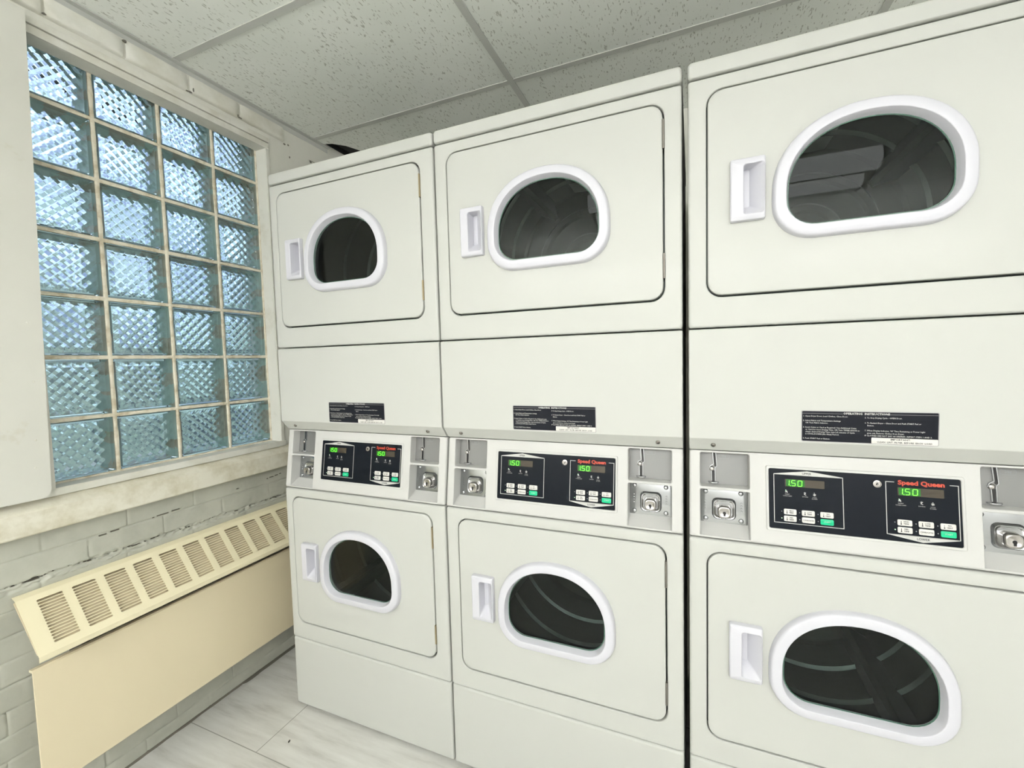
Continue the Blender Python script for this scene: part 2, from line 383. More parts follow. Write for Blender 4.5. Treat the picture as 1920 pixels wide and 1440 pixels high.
# little broken spots in the plaster at the end of the lintel
for n_t, (y, z, a, b_) in enumerate(((0.345, 2.283, .010, .006), (0.365, 2.287, .006, .008), (0.126, 2.287, .012, .003), (0.118, 2.292, .003, .006), (-0.062, 2.286, .010, .004), (-0.05, 2.30, .002, .012),
                      (-0.07, 2.285, .012, .003), (-0.257, 2.338, .008, .008), (-0.447, 2.29, .006, .004), (0.49, 2.262, .010, .006), (0.53, 2.25, .006, .004), (0.37, 2.235, .004, .009), (0.5, 2.268, .03, .002))):
    bm = bmesh.new()
    a, b_ = a * 0.7, b_ * 0.6
    P = [(XW + (0.0185 if y < 0.34 else 0.0012), y + a * math.cos(t) * (0.75 + 0.5 * random.random()), z + b_ * math.sin(t) * (0.7 + 0.5 * random.random())) for t in [k * math.pi / 5 for k in range(10)]]
    r1 = ring(bm, [(p[0], p[1], p[2]) for p in P]); r2 = ring(bm, [(p[0] - 0.004, p[1], p[2]) for p in P]); bridge(bm, r1, r2); bm.faces.new(r1)
    struct(build('trim_%d' % (n_t + 3), bm, M['crack'], smooth=0))

# ================================================================== window of glass blocks
win = empty('window_1', (XW, -0.15, OZ0)); struct(win)
WO = Vector(win.location)
def wpart(name, bm, mats, **k):
    for v_ in bm.verts: v_.co -= WO
    return build(name, bm, mats, win, **k)
PITCH, BH = 0.1886, 0.0885
XG = -0.365
def block_mesh(seed):
    bm = bmesh.new(); h = BH; D = 0.078
    def sq(s, x, r=0.004): return [Vector((x, a, b_)) for a, b_ in rr(-s, -s, s, s, r, 3)]
    loft(bm, [sq(h - 0.004, 0.0), sq(h - 0.0012, -0.0012), sq(h, -0.004), sq(h, -D + 0.004), sq(h - 0.0012, -D + 0.0012), sq(h - 0.004, -D)], True, True)
    # cavity with the faceted pattern on both panes
    hi = h - 0.0085; N = 10; s = 2 * hi / N
    def pane(x, sgn, off):
        G = []
        for i in range(N + 1):
            G.append([])
            for j in range(N + 1):
                edge = i in (0, N) or j in (0, N)
                hh = 0.0040 if ((i + j + off) % 2 and not edge) else 0.0
                rnd = 0.0004 * noise.noise((i * 1.7 + seed, j * 1.3, off))
                G[-1].append(bm.verts.new((x + sgn * (hh + rnd * (not edge)), -hi + i * s, -hi + j * s)))
        for i in range(N):
            for j in range(N):
                a, b_, c_, d = G[i][j], G[i + 1][j], G[i + 1][j + 1], G[i][j + 1]
                m = (a.co + b_.co + c_.co + d.co) / 4
                mv = bm.verts.new(m)
                for p, q in ((a, b_), (b_, c_), (c_, d), (d, a)): bm.faces.new((p, q, mv))
        return G
    A = pane(-0.010, 1, 0); B = pane(-D + 0.010, -1, 1)
    def border(G): return [G[i][0] for i in range(N + 1)] + [G[N][j] for j in range(1, N + 1)] + [G[i][N] for i in range(N - 1, -1, -1)] + [G[0][j] for j in range(N - 1, 0, -1)]
    bridge(bm, border(A), border(B))
    bmesh.ops.recalc_face_normals(bm, faces=bm.faces[:])
    # cavity faces must point into the cavity (out of the glass)
    for f in bm.faces:
        c0 = f.calc_center_median()
        if max(abs(c0.y), abs(c0.z)) <= hi + 1e-4 and -D + 0.001 < c0.x < -0.001:
            ctr = Vector((-D / 2, 0, 0))
            if f.normal.dot(ctr - c0) < 0: f.normal_flip()
    for f in bm.faces:
        c0 = f.calc_center_median()
        if max(abs(c0.y), abs(c0.z)) > h - 0.0003: f.material_index = 1
    me = bpy.data.meshes.new('glass_block'); bm.to_mesh(me); bm.free(); me.materials.append(M['gblock']); me.materials.append(M['gedge'])
    return me
bmeshes = [block_mesh(k) for k in range(2)]
for i in range(4):
    for j in range(7):
        o = bpy.data.objects.new('glass_block', bmeshes[(i + j) % 2]); C.objects.link(o); o.parent = win
        o.location = Vector((XG - 0.001, -0.3212 + (i - 1) * PITCH + PITCH / 2, OZ0 + (j + 0.5) * PITCH)) - WO
bm = bmesh.new(); g = 0.0057
yl, yr, zb, zt = -0.3212 - PITCH, -0.3212 + 3 * PITCH, OZ0, OZ0 + 7 * PITCH
def wob_bar(axis, c0, a, b_):
    k = 60; L = []
    for t in range(k + 1):
        p = a + (b_ - a) * t / k; wv = g * (1.0 + 0.28 * noise.noise((p * 22, c0 * 9, 1))); sh = 0.0006 * noise.noise((p * 12, c0 * 5, 4)); dx = 0.0014 * noise.noise((p * 30, c0 * 3, 6))
        q = [(XG - 0.0005 + dx, c0 + sh - wv), (XG + 0.0012 + dx, c0 + sh - wv * 0.4), (XG + 0.0012 + dx, c0 + sh + wv * 0.4), (XG - 0.0005 + dx, c0 + sh + wv), (XG - 0.0785, c0 + g), (XG - 0.0785, c0 - g)]
        L.append([(x, (cc if axis == 'v' else p), (p if axis == 'v' else cc)) for x, cc in q])
    loft(bm, L, True, True)
for i in range(0, 5): wob_bar('v', -0.3212 + (i - 1) * PITCH, zb, zt)
for j in range(0, 8): wob_bar('h', OZ0 + j * PITCH, yl, yr)
wpart('mortar', bm, M['mortar'], smooth=50)
bm = bmesh.new()
bm.free()
for q in ((XW, -0.53, OZ1, XW + 0.006, OY1 + 0.014, OZ1 + 0.024), (XW, -0.53, OZ1 + 0.026, XW + 0.010, OY1 + 0.014, OZ1 + 0.046), (XW, OY1, OZ0, XW + 0.005, OY1 + 0.016, OZ1), (XW - 0.05, -0.516, OZ0, XW + 0.012, -0.503, OZ1)):
    bm = bmesh.new(); box(bm, *q, bev=0.0015); wpart('window_casing', bm, M['trimw'], wn=True)
bm = bmesh.new(); box(bm, XW - 0.001, -0.60, 0.930, XW + 0.010, OY1 + 0.02, 0.9525, bev=0.002)
wpart('bottom_rail', bm, M['trimw'], wn=True)
bm = bmesh.new()
prof = [(-0.002, 0.842), (0.030, 0.842), (0.034, 0.846), (0.034, 0.905), (0.029, 0.911), (0.010, 0.921), (-0.002, 0.931)]
k = 90; L = []
for t in range(k + 1):
    y = -1.3 + (0.52 + 1.3) * t / k
    L.append([(XW + x + (0.0012 * noise.noise((y * 9, z * 30, 2)) if x > 0 else 0), y, z + 0.0012 * noise.noise((y * 7, x * 40, 5))) for x, z in prof])
loft(bm, L, True, True)
wpart('window_sill', bm, M['sill'], smooth=35)

# white panel hiding the left end of the window
bp = empty('painted_panel', (XW + 0.02, -0.52, 0.936)); tag(bp, 'large white painted panel fixed over the left end of the glass block window', 'panel')
bm = bmesh.new()
P = [(-1.45, 0.940), (-0.60, 0.938), (-0.535, 0.937), (-0.527, 0.944), (-0.5215, 0.957), (-0.4935, 2.262), (-1.45, 2.262)]
r0 = [Vector((XW + 0.036, y, z)) for y, z in P]; r1 = [Vector((XW + 0.0121, y, z)) for y, z in P]
a = ring(bm, r0); b_ = ring(bm, r1); bridge(bm, a, b_); fill(bm, [a]); fill(bm, [b_])
for v_ in bm.verts: v_.co -= Vector(bp.location)
M['panelp'] = pmat('panel_paint', (0.77, 0.765, 0.70), 0.42)
mm = M['panelp']; v = coord(mm)
nodes(mm)[1].new(ramp(mm, noise_n(mm, v, 7, 5, 0.6), [(0.22, (0.52, 0.485, 0.37)), (0.36, (0.64, 0.635, 0.58)), (0.8, (0.665, 0.66, 0.605))]), nodes(mm)[2].inputs['Base Color'])
bump(mm, noise_n(mm, v, 30, 3), 0.15, 0.002)
build('board', bm, M['panelp'], bp, smooth=0)
for (y, z) in ((-0.545, 1.10), (-0.541, 1.42), (-0.539, 1.26), (-0.55, 1.025)):
    bm = bmesh.new()
    loft(bm, [[(XW + 0.0362, p, q) for p, q in disc(y, z, 0.003, 10)], [(XW + 0.037, p, q) for p, q in disc(y, z, 0.002, 10)]], False, True)
    for v_ in bm.verts: v_.co -= Vector(bp.location)
    build('nail_head', bm, M['trimw'], bp)

# ================================================================== heater cover
HY0, HY1 = -0.607, 0.86
ht = empty('heater_cover', (XW, -0.2, 0.17)); tag(ht, 'long beige metal convector heater cover with slotted sloping top on the wall under the window', 'heater')
HO = Vector(ht.location)
def hpart(name, bm, mats, **k):
    for v_ in bm.verts: v_.co -= HO
    return build(name, bm, mats, ht, **k)
# sloping grille: points (x,z)
gA, gB = Vector((-0.281, 0.673)), Vector((-0.179, 0.549))
dirv = (gB - gA); glen = dirv.length; dirv.normalize(); nrm = Vector((-dirv.y, dirv.x))
if nrm.x < 0: nrm = -nrm
def gp(s, y, off=0.0):  # s along slope
    q = gA + dirv * s + nrm * off; return (q.x, y, q.y)
bm = bmesh.new()
outer = [(0.0, HY0), (0.0, HY1), (glen, HY1), (glen, HY0)]
r_out = ring(bm, [gp(s, y) for s, y in outer])
rings = [r_out]; banks = []
yb = -0.572
while yb < HY1 - 0.07:
    banks.append(yb); yb += 0.0738
s0, s1, ns = 0.016, 0.016 + 0.128 - 0.012, 15
slots = []
for y in banks:
    for k in range(ns):
        s = 0.017 + (0.146 - 0.017 - 0.006) * k / (ns - 1)
        a, b_, hw = y + 0.001, y + 0.0555, 0.0032
        P = [(s + hw * math.cos(t), a + hw - hw * math.sin(t)) for t in (0, math.pi / 4, math.pi / 2, 3 * math.pi / 4, math.pi)]
        P += [(s - hw * math.cos(t), b_ - hw + hw * math.sin(t)) for t in (0, math.pi / 4, math.pi / 2, 3 * math.pi / 4, math.pi)]
        rg = ring(bm, [gp(q, yy) for q, yy in P]); rings.append(rg)
        r2 = ring(bm, [gp(q, yy, -0.0022) for q, yy in P]); bridge(bm, rg, r2)
fill(bm, rings)
# wall flange, lip and underside
prof = [(-0.3065, 0.680), (-0.300, 0.6815), (-0.2845, 0.6755), (-0.281, 0.673)]
A = [ring(bm, [(x, HY0, z), (x, HY1, z)]) for x, z in prof]
for p, q in zip(A, A[1:]): bm.faces.new((p[0], p[1], q[1], q[0]))
prof = [(-0.179, 0.549), (-0.1768, 0.546), (-0.1772, 0.531), (-0.1795, 0.5300)]
A = [ring(bm, [(x, HY0, z), (x, HY1, z)]) for x, z in prof]
for p, q in zip(A, A[1:]): bm.faces.new((p[0], p[1], q[1], q[0]))
bmesh.ops.remove_doubles(bm, verts=bm.verts[:], dist=0.0002)
hpart('grille', bm, M['beige'], smooth=35, wn=True)
bm = bmesh.new()  # liner seen through the slots
q0, q1 = gA - nrm * 0.011, gB - nrm * 0.011
L = [[(q0.x - 0.012, y, q0.y + 0.0), (q1.x - 0.006, y, q1.y + 0.004), (q1.x - 0.010, y, q1.y + 0.002), (q0.x - 0.016, y, q0.y - 0.004)] for y in (HY0 + 0.004, HY1)]
loft(bm, L, True, True)
hpart('vent_liner', bm, M['slot'], smooth=0)
bm = bmesh.new()
loft(bm, [[(-0.226, y, 0.5035), (-0.2085, y, 0.5060), (-0.2045, y, 0.5020), (-0.200, y, 0.172), (-0.204, y, 0.168), (-0.226, y, 0.168), (-0.226, y, 0.174), (-0.2075, y, 0.175), (-0.2105, y, 0.498), (-0.226, y, 0.497)] for y in (HY0 - 0.004, HY1)], True, True)
hpart('front_panel', bm, M['beige_panel'], smooth=35)
bm = bmesh.new()  # support bracket and pipe core behind
box(bm, XW, -0.45, 0.24, -0.245, HY1, 0.32); hpart('heating_core', bm, M['steel'], smooth=0)
for y in (-0.5, 0.3):
    bm = bmesh.new(); box(bm, XW, y, 0.19, -0.23, y + 0.02, 0.50); hpart('bracket', bm, M['steel'], smooth=0)

# crumb
bm = bmesh.new(); bmesh.ops.create_icosphere(bm, subdivisions=2, radius=0.0035)
for v_ in bm.verts: v_.co = Vector((v_.co.x * 0.7, v_.co.y * 1.8, v_.co.z * 0.5 + 0.0017)) + Vector((0.0015 * noise.noise(v_.co * 300), 0, 0))
o = build('crumb', bm, M['crumb']); o.location = (0.110, -0.128, 0.0); o.rotation_euler = (0, 0, 0.5)
tag(o, 'tiny dark crumb lying on the grey floor tile', 'crumb')

# ================================================================== stacked dryers
W = 0.683
def D(inset, z0, h=0.262, cx=0.3430, w=0.339):
    """D-shaped window outline: rounded lower corners, arched top"""
    x0, x1 = cx - w / 2 + inset, cx + w / 2 - inset
    zb_, zt_ = z0 + inset, z0 + h - inset
    rb = max(0.078 - inset * 0.85, 0.02); zs = z0 + 0.104
    out = []
    for k in range(9):
        a = math.radians(180 + 90 * k / 8); out.append((x0 + rb + rb * math.cos(a), zb_ + rb + rb * math.sin(a)))
    for k in range(9):
        a = math.radians(270 + 90 * k / 8); out.append((x1 - rb + rb * math.cos(a), zb_ + rb + rb * math.sin(a)))
    a_, b_ = (x1 - x0) / 2, zt_ - zs
    for k in range(33):
        t = math.pi * k / 32; ct, st_ = math.cos(t), math.sin(t); p = 2 / 2.15
        out.append((cx + a_ * math.copysign(abs(ct) ** p, ct), zs + b_ * abs(st_) ** p))
    return out
def cabinet_mesh(z0, z1, dz0, dz1, dcz):
    bm = bmesh.new(); o = 0.0012
    rings_ = loft(bm, [at(rr(o, z0, W - o, z1, 0.006), 0.70), at(rr(o, z0, W - o, z1, 0.006), 0.008), at(rr(o + .0006, z0 + .0006, W - o - .0006, z1 - .0006, 0.006), 0.0045),
                       at(rr(o + .0025, z0 + .0025, W - o - .0025, z1 - .0025, 0.005), 0.0018), at(rr(o + .007, z0 + .0055, W - o - .007, z1 - .0055, 0.004), 0.0)], True, False)
    hp = lambda e_: rr(0.0405 + e_, dz0 + e_, 0.6425 - e_, dz1 - e_, 0.034)
    h0 = ring(bm, at(hp(-0.0025), 0.0)); h1 = ring(bm, at(hp(-0.0008), 0.0010)); h2 = ring(bm, at(hp(0), 0.003)); h3 = ring(bm, at(hp(0), 0.024))
    fill(bm, [rings_[-1], h0]); bridge(bm, h0, h1); bridge(bm, h1, h2); bridge(bm, h2, h3)
    return bm
def bulkhead_mesh(dz0, dz1, dcz, R):
    bm = bmesh.new()
    h = ring(bm, at(rr(0.0405, dz0, 0.6425, dz1, 0.034), 0.0235)); c1 = ring(bm, at(disc(0.3415, dcz, R, 48), 0.0235)); c2 = ring(bm, at(disc(0.3415, dcz, R, 48), 0.05))
    fill(bm, [h, c1]); bridge(bm, c1, c2)
    return bm
def drum_mesh():   # centred on its axis
    bm = bmesh.new(); n_ = 72
    prof = [(0.205, 0.050), (0.262, 0.052), (0.272, 0.060), (0.272, 0.150), (0.262, 0.156), (0.262, 0.166), (0.272, 0.172), (0.272, 0.28), (0.262, 0.286), (0.262, 0.296), (0.272, 0.302),
            (0.272, 0.42), (0.262, 0.426), (0.262, 0.436), (0.272, 0.442), (0.272, 0.545), (0.262, 0.556), (0.205, 0.556), (0.198, 0.546), (0.180, 0.546), (0.172, 0.556), (0.110, 0.556), (0.103, 0.548), (0.085, 0.548), (0.078, 0.556), (0.01, 0.556)]
    loft(bm, [[(r * math.cos(2 * math.pi * k / n_), y, r * math.sin(2 * math.pi * k / n_)) for k in range(n_)] for r, y in prof], False, True)
    return bm
def baffle_mesh(ang):
    bm = bmesh.new(); ca, sa = math.cos(ang), math.sin(ang)
    L = []
    for y in (0.062, 0.075, 0.53, 0.545):
        hgt = 0.0 if y in (0.062, 0.545) else 0.062
        P = [(0.275, -0.038), (0.272 - hgt * 0.55, -0.020), (0.272 - hgt, -0.008), (0.272 - hgt, 0.008), (0.272 - hgt * 0.55, 0.020), (0.275, 0.038)]
        L.append([(r * ca - t * sa, y, r * sa + t * ca) for r, t in P])
    loft(bm, L, True, True); return bm
def door(root, nm_z0, nm_z1, ringz, handz, dcz):
    bm = bmesh.new(); dz0, dz1 = nm_z0, nm_z1
    op = lambda e_: rr(0.0432 + e_, dz0 + 0.0048 + e_, 0.6387 - e_, dz1 - 0.0032 - e_, 0.031 - e_ * 0.5)
    rs = loft(bm, [at(op(0.0), 0.020), at(op(0), 0.0028), at(op(0.0007), 0.0004), at(op(0.0030), -0.0012)], False, False)
    hi = ring(bm, at(D(0.020, ringz), -0.0012)); hb = ring(bm, at(D(0.020, ringz), 0.020))
    pk = rr(0.0895 + 0.024, handz + 0.009, 0.0895 + 0.0675, handz + 0.137 - 0.009, 0.004, 3)
    pi_ = ring(bm, at(pk, -0.0012)); pb = ring(bm, at(pk, 0.020))
    fill(bm, [rs[-1], hi, pi_]); bridge(bm, hi, hb); bridge(bm, pi_, pb); fill(bm, [rs[0], hb, pb])
    d = build('door', bm, M['enamel'], root, smooth=40, wn=True)
    bm = bmesh.new()
    loft(bm, [at(D(i_, ringz), y) for i_, y in ((-0.001, -0.0011), (0.0002, -0.009), (0.0016, -0.0138), (0.0036, -0.0165), (0.0062, -0.0178), (0.0222, -0.0198), (0.0236, -0.0195), (0.0244, -0.0184), (0.0272, -0.004), (0.0294, 0.0025), (0.0297, 0.0068), (0.0210, 0.0080))])
    build('window_ring', bm, M['plastic'], d, smooth=50)
    bm = bmesh.new()
    loft(bm, [at(D(0.0290, ringz), 0.0022), at(D(0.0290, ringz), 0.0065)], True, True)
    build('window_glass', bm, M['glass'], d, smooth=30)
    bm = bmesh.new()
    rs = loft(bm, [at(D(0.0288, ringz), 0.0012), at(D(0.0312, ringz), 0.0012), at(D(0.0312, ringz), 0.0021)])
    build('window_seal', bm, M['glass_edge'], d, smooth=30)
    # handle: bowed grip with a pocket on its right
    bm = bmesh.new(); hx, hz = 0.0895, handz; hw_, hh = 0.070, 0.137
    def bow(L):
        out = []
        for p in L:
            t = (p.z - hz) / hh; u = (p.x - hx) / hw_
            p = p.copy()
            if p.y < -0.004:
                k_ = math.sin(math.pi * max(0, min(1, t)))
                p.y -= 0.006 * k_
                p.x -= 0.0035 * k_ * (1 - u)
            out.append(p)
        return out
    R_ = lambda e_, r: rr(hx + e_, hz + e_, hx + hw_ - e_, hz + hh - e_, r, 4)
    po = lambda e_, l_=0.0, r__=0.0: rr(hx + 0.0260 + e_ + l_, hz + 0.012 + e_, hx + 0.0675 - e_ - r__, hz + hh - 0.014 - e_, 0.006, 4)
    rs = loft(bm, [at(R_(0.0, 0.004), -0.0011), bow(at(R_(0.0, 0.004), -0.009)), bow(at(R_(0.0010, 0.004), -0.0135)), bow(at(R_(0.0035, 0.004), -0.0155))])
    m0 = ring(bm, bow(at(po(0), -0.0155)))
    # planar-ish fill by bridging corner-matched loops
    bridge(bm, rs[-1], m0)
    m1 = ring(bm, bow(at(po(0.0012), -0.0142)))
    bridge(bm, m0, m1)
    flo = rr(hx + 0.0285, hz + 0.036, hx + 0.041, hz + hh - 0.017, 0.004, 4)
    m2 = ring(bm, at(flo, 0.016)); bridge(bm, m1, m2); bm.faces.new(m2)
    build('handle', bm, M['plastic'], d, smooth=32)
    for zz0, zz1 in ((dz1 - 0.109, dz1 - 0.041), (dz0 + 0.055, dz0 + 0.115)):
        bm = bmesh.new()
        loft(bm, [[(0.6405 + 0.0028 * math.cos(t), -0.0006 + 0.0028 * math.sin(t), z) for t in [k * math.pi / 6 for k in range(12)]] for z in
                  (zz0, zz0 + 0.001, (zz0 * 2 + zz1) / 3, (zz0 * 2 + zz1) / 3 + 0.0004, (zz0 + 2 * zz1) / 3, (zz0 + 2 * zz1) / 3 + 0.0004, zz1 - 0.001, zz1)], True, True)
        box(bm, 0.6385, 0.0, zz0, 0.6432, 0.006, zz1)
        build('hinge', bm, M['steel'], d, smooth=40)
    return d

def console(root):
    o = 0.0015
    bm = bmesh.new()
    pf = lambda e_: rr(o + e_, 0.8415 + e_, W - o - e_, 1.050, 0.005)
    rs = loft(bm, [at(pf(0), 0.60), at(pf(0), 0.007), at(pf(0.0008), 0.0035), at(pf(0.003), 0.001), at(pf(0.006), 0.0)], True, False)
    holes_ = []
    for (x0, x1) in ((0.0265, 0.1345), (0.5465, 0.6545)):
        # upper recess (plate only)
        def R2(za, zb2, e_, r=0.004): return rr(x0 + e_, za + e_, x1 - e_, zb2 - e_, r, 3)
        a = ring(bm, at(R2(0.9635, 1.0455, -0.0015), 0.0)); b1 = ring(bm, at(R2(0.9635, 1.0455, 0), 0.0015)); c_ = ring(bm, at(R2(0.9635, 1.0455, 0.0008, 0.002), 0.030))
        bridge(bm, a, b1); bridge(bm, b1, c_); bm.faces.new(c_); holes_.append(a)
        a = ring(bm, at(R2(0.8455, 0.9570, -0.0015), 0.0)); b1 = ring(bm, at(R2(0.8455, 0.9570, 0), 0.0015))
        pts = R2(0.8455, 0.9570, 0.0008, 0.002); mid = (0.8455 + 0.957) / 2
        c_ = ring(bm, [Vector((x, 0.042, (z if z > mid else z + 0.0235))) for x, z in pts])
        bridge(bm, a, b1); bridge(bm, b1, c_); bm.faces.new(c_); holes_.append(a)
    fill(bm, [rs[-1]] + holes_)
    shear(bm)
    for v_ in bm.verts:
        if v_.co.y > 0.5: v_.co.y = 0.62
    con = build('console', bm, M['console'], root, smooth=35, wn=True)
    bm = bmesh.new()
    bz = lambda e_: rr(0.1675 + e_, 0.8765 + e_, 0.5205 - e_, 1.0235 - e_, 0.004, 4)
    loft(bm, [at(bz(0), 0.0005), at(bz(0.0005), -0.0025), at(bz(0.0015), -0.0032), at(bz(0.0045), -0.0032), at(bz(0.0058), -0.0022), at(bz(0.006), 0.0005)])
    shear(bm); build('bezel', bm, M['console'], con, smooth=50)
    return con

SEG = {'1': 'bc', '5': 'afgcd', '0': 'abcdef'}
def digit(bm, ch, x, z, w_, h_, th, y, mi=0):
    sl = 0.12
    def q(px, pz): return (x + px * w_ + sl * pz * h_ * 0.5, z + pz * h_)
    S = {'a': ((0, 1), (1, 1)), 'b': ((1, 1), (1, .5)), 'c': ((1, .5), (1, 0)), 'd': ((0, 0), (1, 0)), 'e': ((0, 0), (0, .5)), 'f': ((0, .5), (0, 1)), 'g': ((0, .5), (1, .5))}
    for s in SEG[ch]:
        a, b_ = S[s]; a = Vector(q(*a)); b_ = Vector(q(*b_)); d_ = (b_ - a).normalized() * th * 0.35
        stroke(bm, [tuple(a + d_), tuple(b_ - d_)], th, y, y + 0.0002, mi)

def control_panel(root):
    bm = bmesh.new(); slab(bm, lambda e_: rr(0.1735 + e_, 0.8825 + e_, 0.5145 - e_, 1.0175 - e_, 0.002, 3), -0.0012, 0.0)
    shear(bm); cp = build('control_panel', bm, M['black'], root, smooth=30)
    y = -0.0013
    # outline frames with arrow caps
    bm = bmesh.new()
    stroke(bm, [(0.1840, 1.0050), (0.1840, 0.8965), (0.3160, 0.8965), (0.3160, 1.0050)], 0.0013, y - .0002, y)
    stroke(bm, [(0.1834, 1.0050), (0.3166, 1.0050)], 0.0010, y - .0002, y)
    a = ring(bm, [(0.1834, y - .0002, 1.0050), (0.3166, y - .0002, 1.0050), (0.316, y - .0002, 1.0062), (0.2500, y - .0002, 1.0152), (0.184, y - .0002, 1.0062)]); bm.faces.new(a)
    shear(bm); build('panel_outline', bm, M['print'], cp, smooth=0, recalc=False); bm = bmesh.new()
    stroke(bm, [(0.4065, 1.0045), (0.3920, 1.0045), (0.3915, 0.8962), (0.5100, 0.8962), (0.5105, 1.0045), (0.4970, 1.0045)], 0.0013, y - .0002, y)
    a = ring(bm, [(0.3909, y - .0002, 0.8967), (0.3915, y - .0002, 0.8955), (0.4510, y - .0002, 0.8845), (0.5100, y - .0002, 0.8955), (0.5106, y - .0002, 0.8967)]); bm.faces.new(a)
    shear(bm); build('panel_outline', bm, M['print'], cp, smooth=0, recalc=False)
    bm = bmesh.new()
    text(bm, 'UPPER', 0.0062, 0.2485, 1.0092, y - .0004, 'CENTER', 0.0001); shear(bm); build('section_lettering', bm, M['blackprint'], cp, smooth=0, recalc=False); bm = bmesh.new(); text(bm, 'LOWER', 0.0062, 0.4512, 0.8912, y - .0004, 'CENTER', 0.0001)
    shear(bm); build('section_lettering', bm, M['blackprint'], cp, smooth=0, recalc=False)
    bm = bmesh.new(); text(bm, 'Speed Queen', 0.0125, 0.4510, 1.0040, y - .0002, 'CENTER', 0.00052, 1.12, res=3)
    shear(bm); build('brand_lettering', bm, M['red'], cp, smooth=0, recalc=False)
    for dx0, dz0, dx1, dz1 in ((0.2060, 0.9785, 0.2822, 0.9955), (0.4115, 0.9775, 0.4875, 0.9945)):
        bm = bmesh.new(); slab(bm, lambda e_: rr(dx0 + e_, dz0 + e_, dx1 - e_, dz1 - e_, 0.001, 2), y - 0.0003, y)
        shear(bm); dw = build('display_window', bm, M['dispoff'], cp, smooth=0)
        bm = bmesh.new(); slab(bm, lambda e_: rr(dx0 + 0.002, dz0 + 0.0008, dx0 + 0.0385, dz1 - 0.0008, 0.001, 2), y - 0.0004, y - .0003)
        shear(bm); build('display_glow', bm, M['disp_lit'], dw, smooth=0)
        bm = bmesh.new(); yy = y - 0.0007; zz = dz0 + 0.0022; hh = 0.0122
        digit(bm, '1', dx0 + 0.0010, zz, 0.0070, hh, 0.0014, yy); digit(bm, '5', dx0 + 0.0128, zz, 0.0072, hh, 0.0014, yy); digit(bm, '0', dx0 + 0.0252, zz, 0.0076, hh, 0.0014, yy)
        box(bm, dx0 + 0.0098, yy, zz - 0.0008, dx0 + 0.0114, yy + .0002, zz + 0.0008)
        shear(bm); build('display_digits', bm, M['seg'], dw, smooth=0)
    def icons(x, z):
        bm = bmesh.new(); yy = y - .0002
        text(bm, 'INSERT', 0.0030, x + 0.0030, z + 0.0010, yy, 'CENTER', res=1); text(bm, 'COINS/CARD', 0.0030, x + 0.0030, z - 0.0028, yy, 'CENTER', res=1)
        stroke(bm, [(x - 0.001, z + 0.0055), (x + 0.002, z + 0.0075), (x + 0.003, z + 0.0045)], 0.0018, yy - .0002, yy)
        shear(bm); build('status_lettering', bm, M['print'], cp, smooth=0, recalc=False); bm = bmesh.new()
        text(bm, 'DRYING', 0.0030, x + 0.0375, z - 0.0020, yy, 'CENTER', res=1)
        stroke(bm, [(x + 0.0350, z + 0.0065), (x + 0.0385, z + 0.0065), (x + 0.036, z + 0.0035), (x + 0.0395, z + 0.0018)], 0.0012, yy - .0002, yy)
        shear(bm); build('status_lettering', bm, M['print'], cp, smooth=0, recalc=False); bm = bmesh.new()
        text(bm, 'COOL', 0.0030, x + 0.0555, z - 0.0020, yy, 'CENTER', res=1); text(bm, 'DOWN', 0.0030, x + 0.0555, z - 0.0052, yy, 'CENTER', res=1)
        for k in range(3):
            t = k * math.pi / 3 + 0.4; stroke(bm, [(x + 0.0555 - 0.003 * math.cos(t), z + 0.004 - 0.003 * math.sin(t)), (x + 0.0555 + 0.003 * math.cos(t), z + 0.004 + 0.003 * math.sin(t))], 0.001, yy - .0002, yy)
        shear(bm); build('status_lettering', bm, M['print'], cp, smooth=0, recalc=False)
    icons(0.2075, 0.9600); icons(0.4135, 0.9600)
    for (bx, bz) in ((0.2030, 0.9160), (0.4095, 0.9155)):
        names_ = [('HIGH', 'TEMP'), ('LOW', 'TEMP'), ('NO', 'HEAT'), ('MED', 'TEMP'), ('DELICATES', ''), ('START', '')]
        for k in range(6):
            cx_ = bx + (k % 3) * 0.0350; cz_ = bz - (k // 3) * 0.0152
            bm = bmesh.new(); slab(bm, lambda e_: rr(cx_ + e_, cz_ + e_, cx_ + 0.0246 - e_, cz_ + 0.0122 - e_, 0.0022, 3), y - 0.0010, y, 0.0004)
            shear(bm); bt_ = build('button', bm, M['green'] if k == 5 else M['button'], cp, smooth=40, label='green start button' if k == 5 else None)
            bm = bmesh.new(); a_, c_ = names_[k]; yy = y - 0.0011
            if k == 5: text(bm, a_, 0.0042, cx_ + 0.0123, cz_ + 0.0063, yy, 'CENTER', res=1)
            elif k == 4: text(bm, a_, 0.0034, cx_ + 0.0145, cz_ + 0.0061, yy, 'CENTER', 0.0001, res=1); stroke(bm, disc(cx_ + 0.0040, cz_ + 0.0061, 0.0016, 10), 0.0005, yy - .0001, yy, closed=True)
            else:
                text(bm, a_, 0.0038, cx_ + 0.0145, cz_ + 0.0085, yy, 'CENTER', 0.00012, res=1); text(bm, c_, 0.0038, cx_ + 0.0145, cz_ + 0.0042, yy, 'CENTER', 0.00012, res=1)
                stroke(bm, [(cx_ + 0.0060, cz_ + 0.0030), (cx_ + 0.0060, cz_ + 0.0095)], 0.0012 if k != 2 else 0.0006, yy - .0001, yy); stroke(bm, disc(cx_ + 0.0060, cz_ + 0.0033, 0.0008, 8), 0.001, yy - .0001, yy, closed=True)
            shear(bm); build('button_lettering', bm, M['print'] if k == 5 else M['blackprint'], bt_, smooth=0, recalc=False)
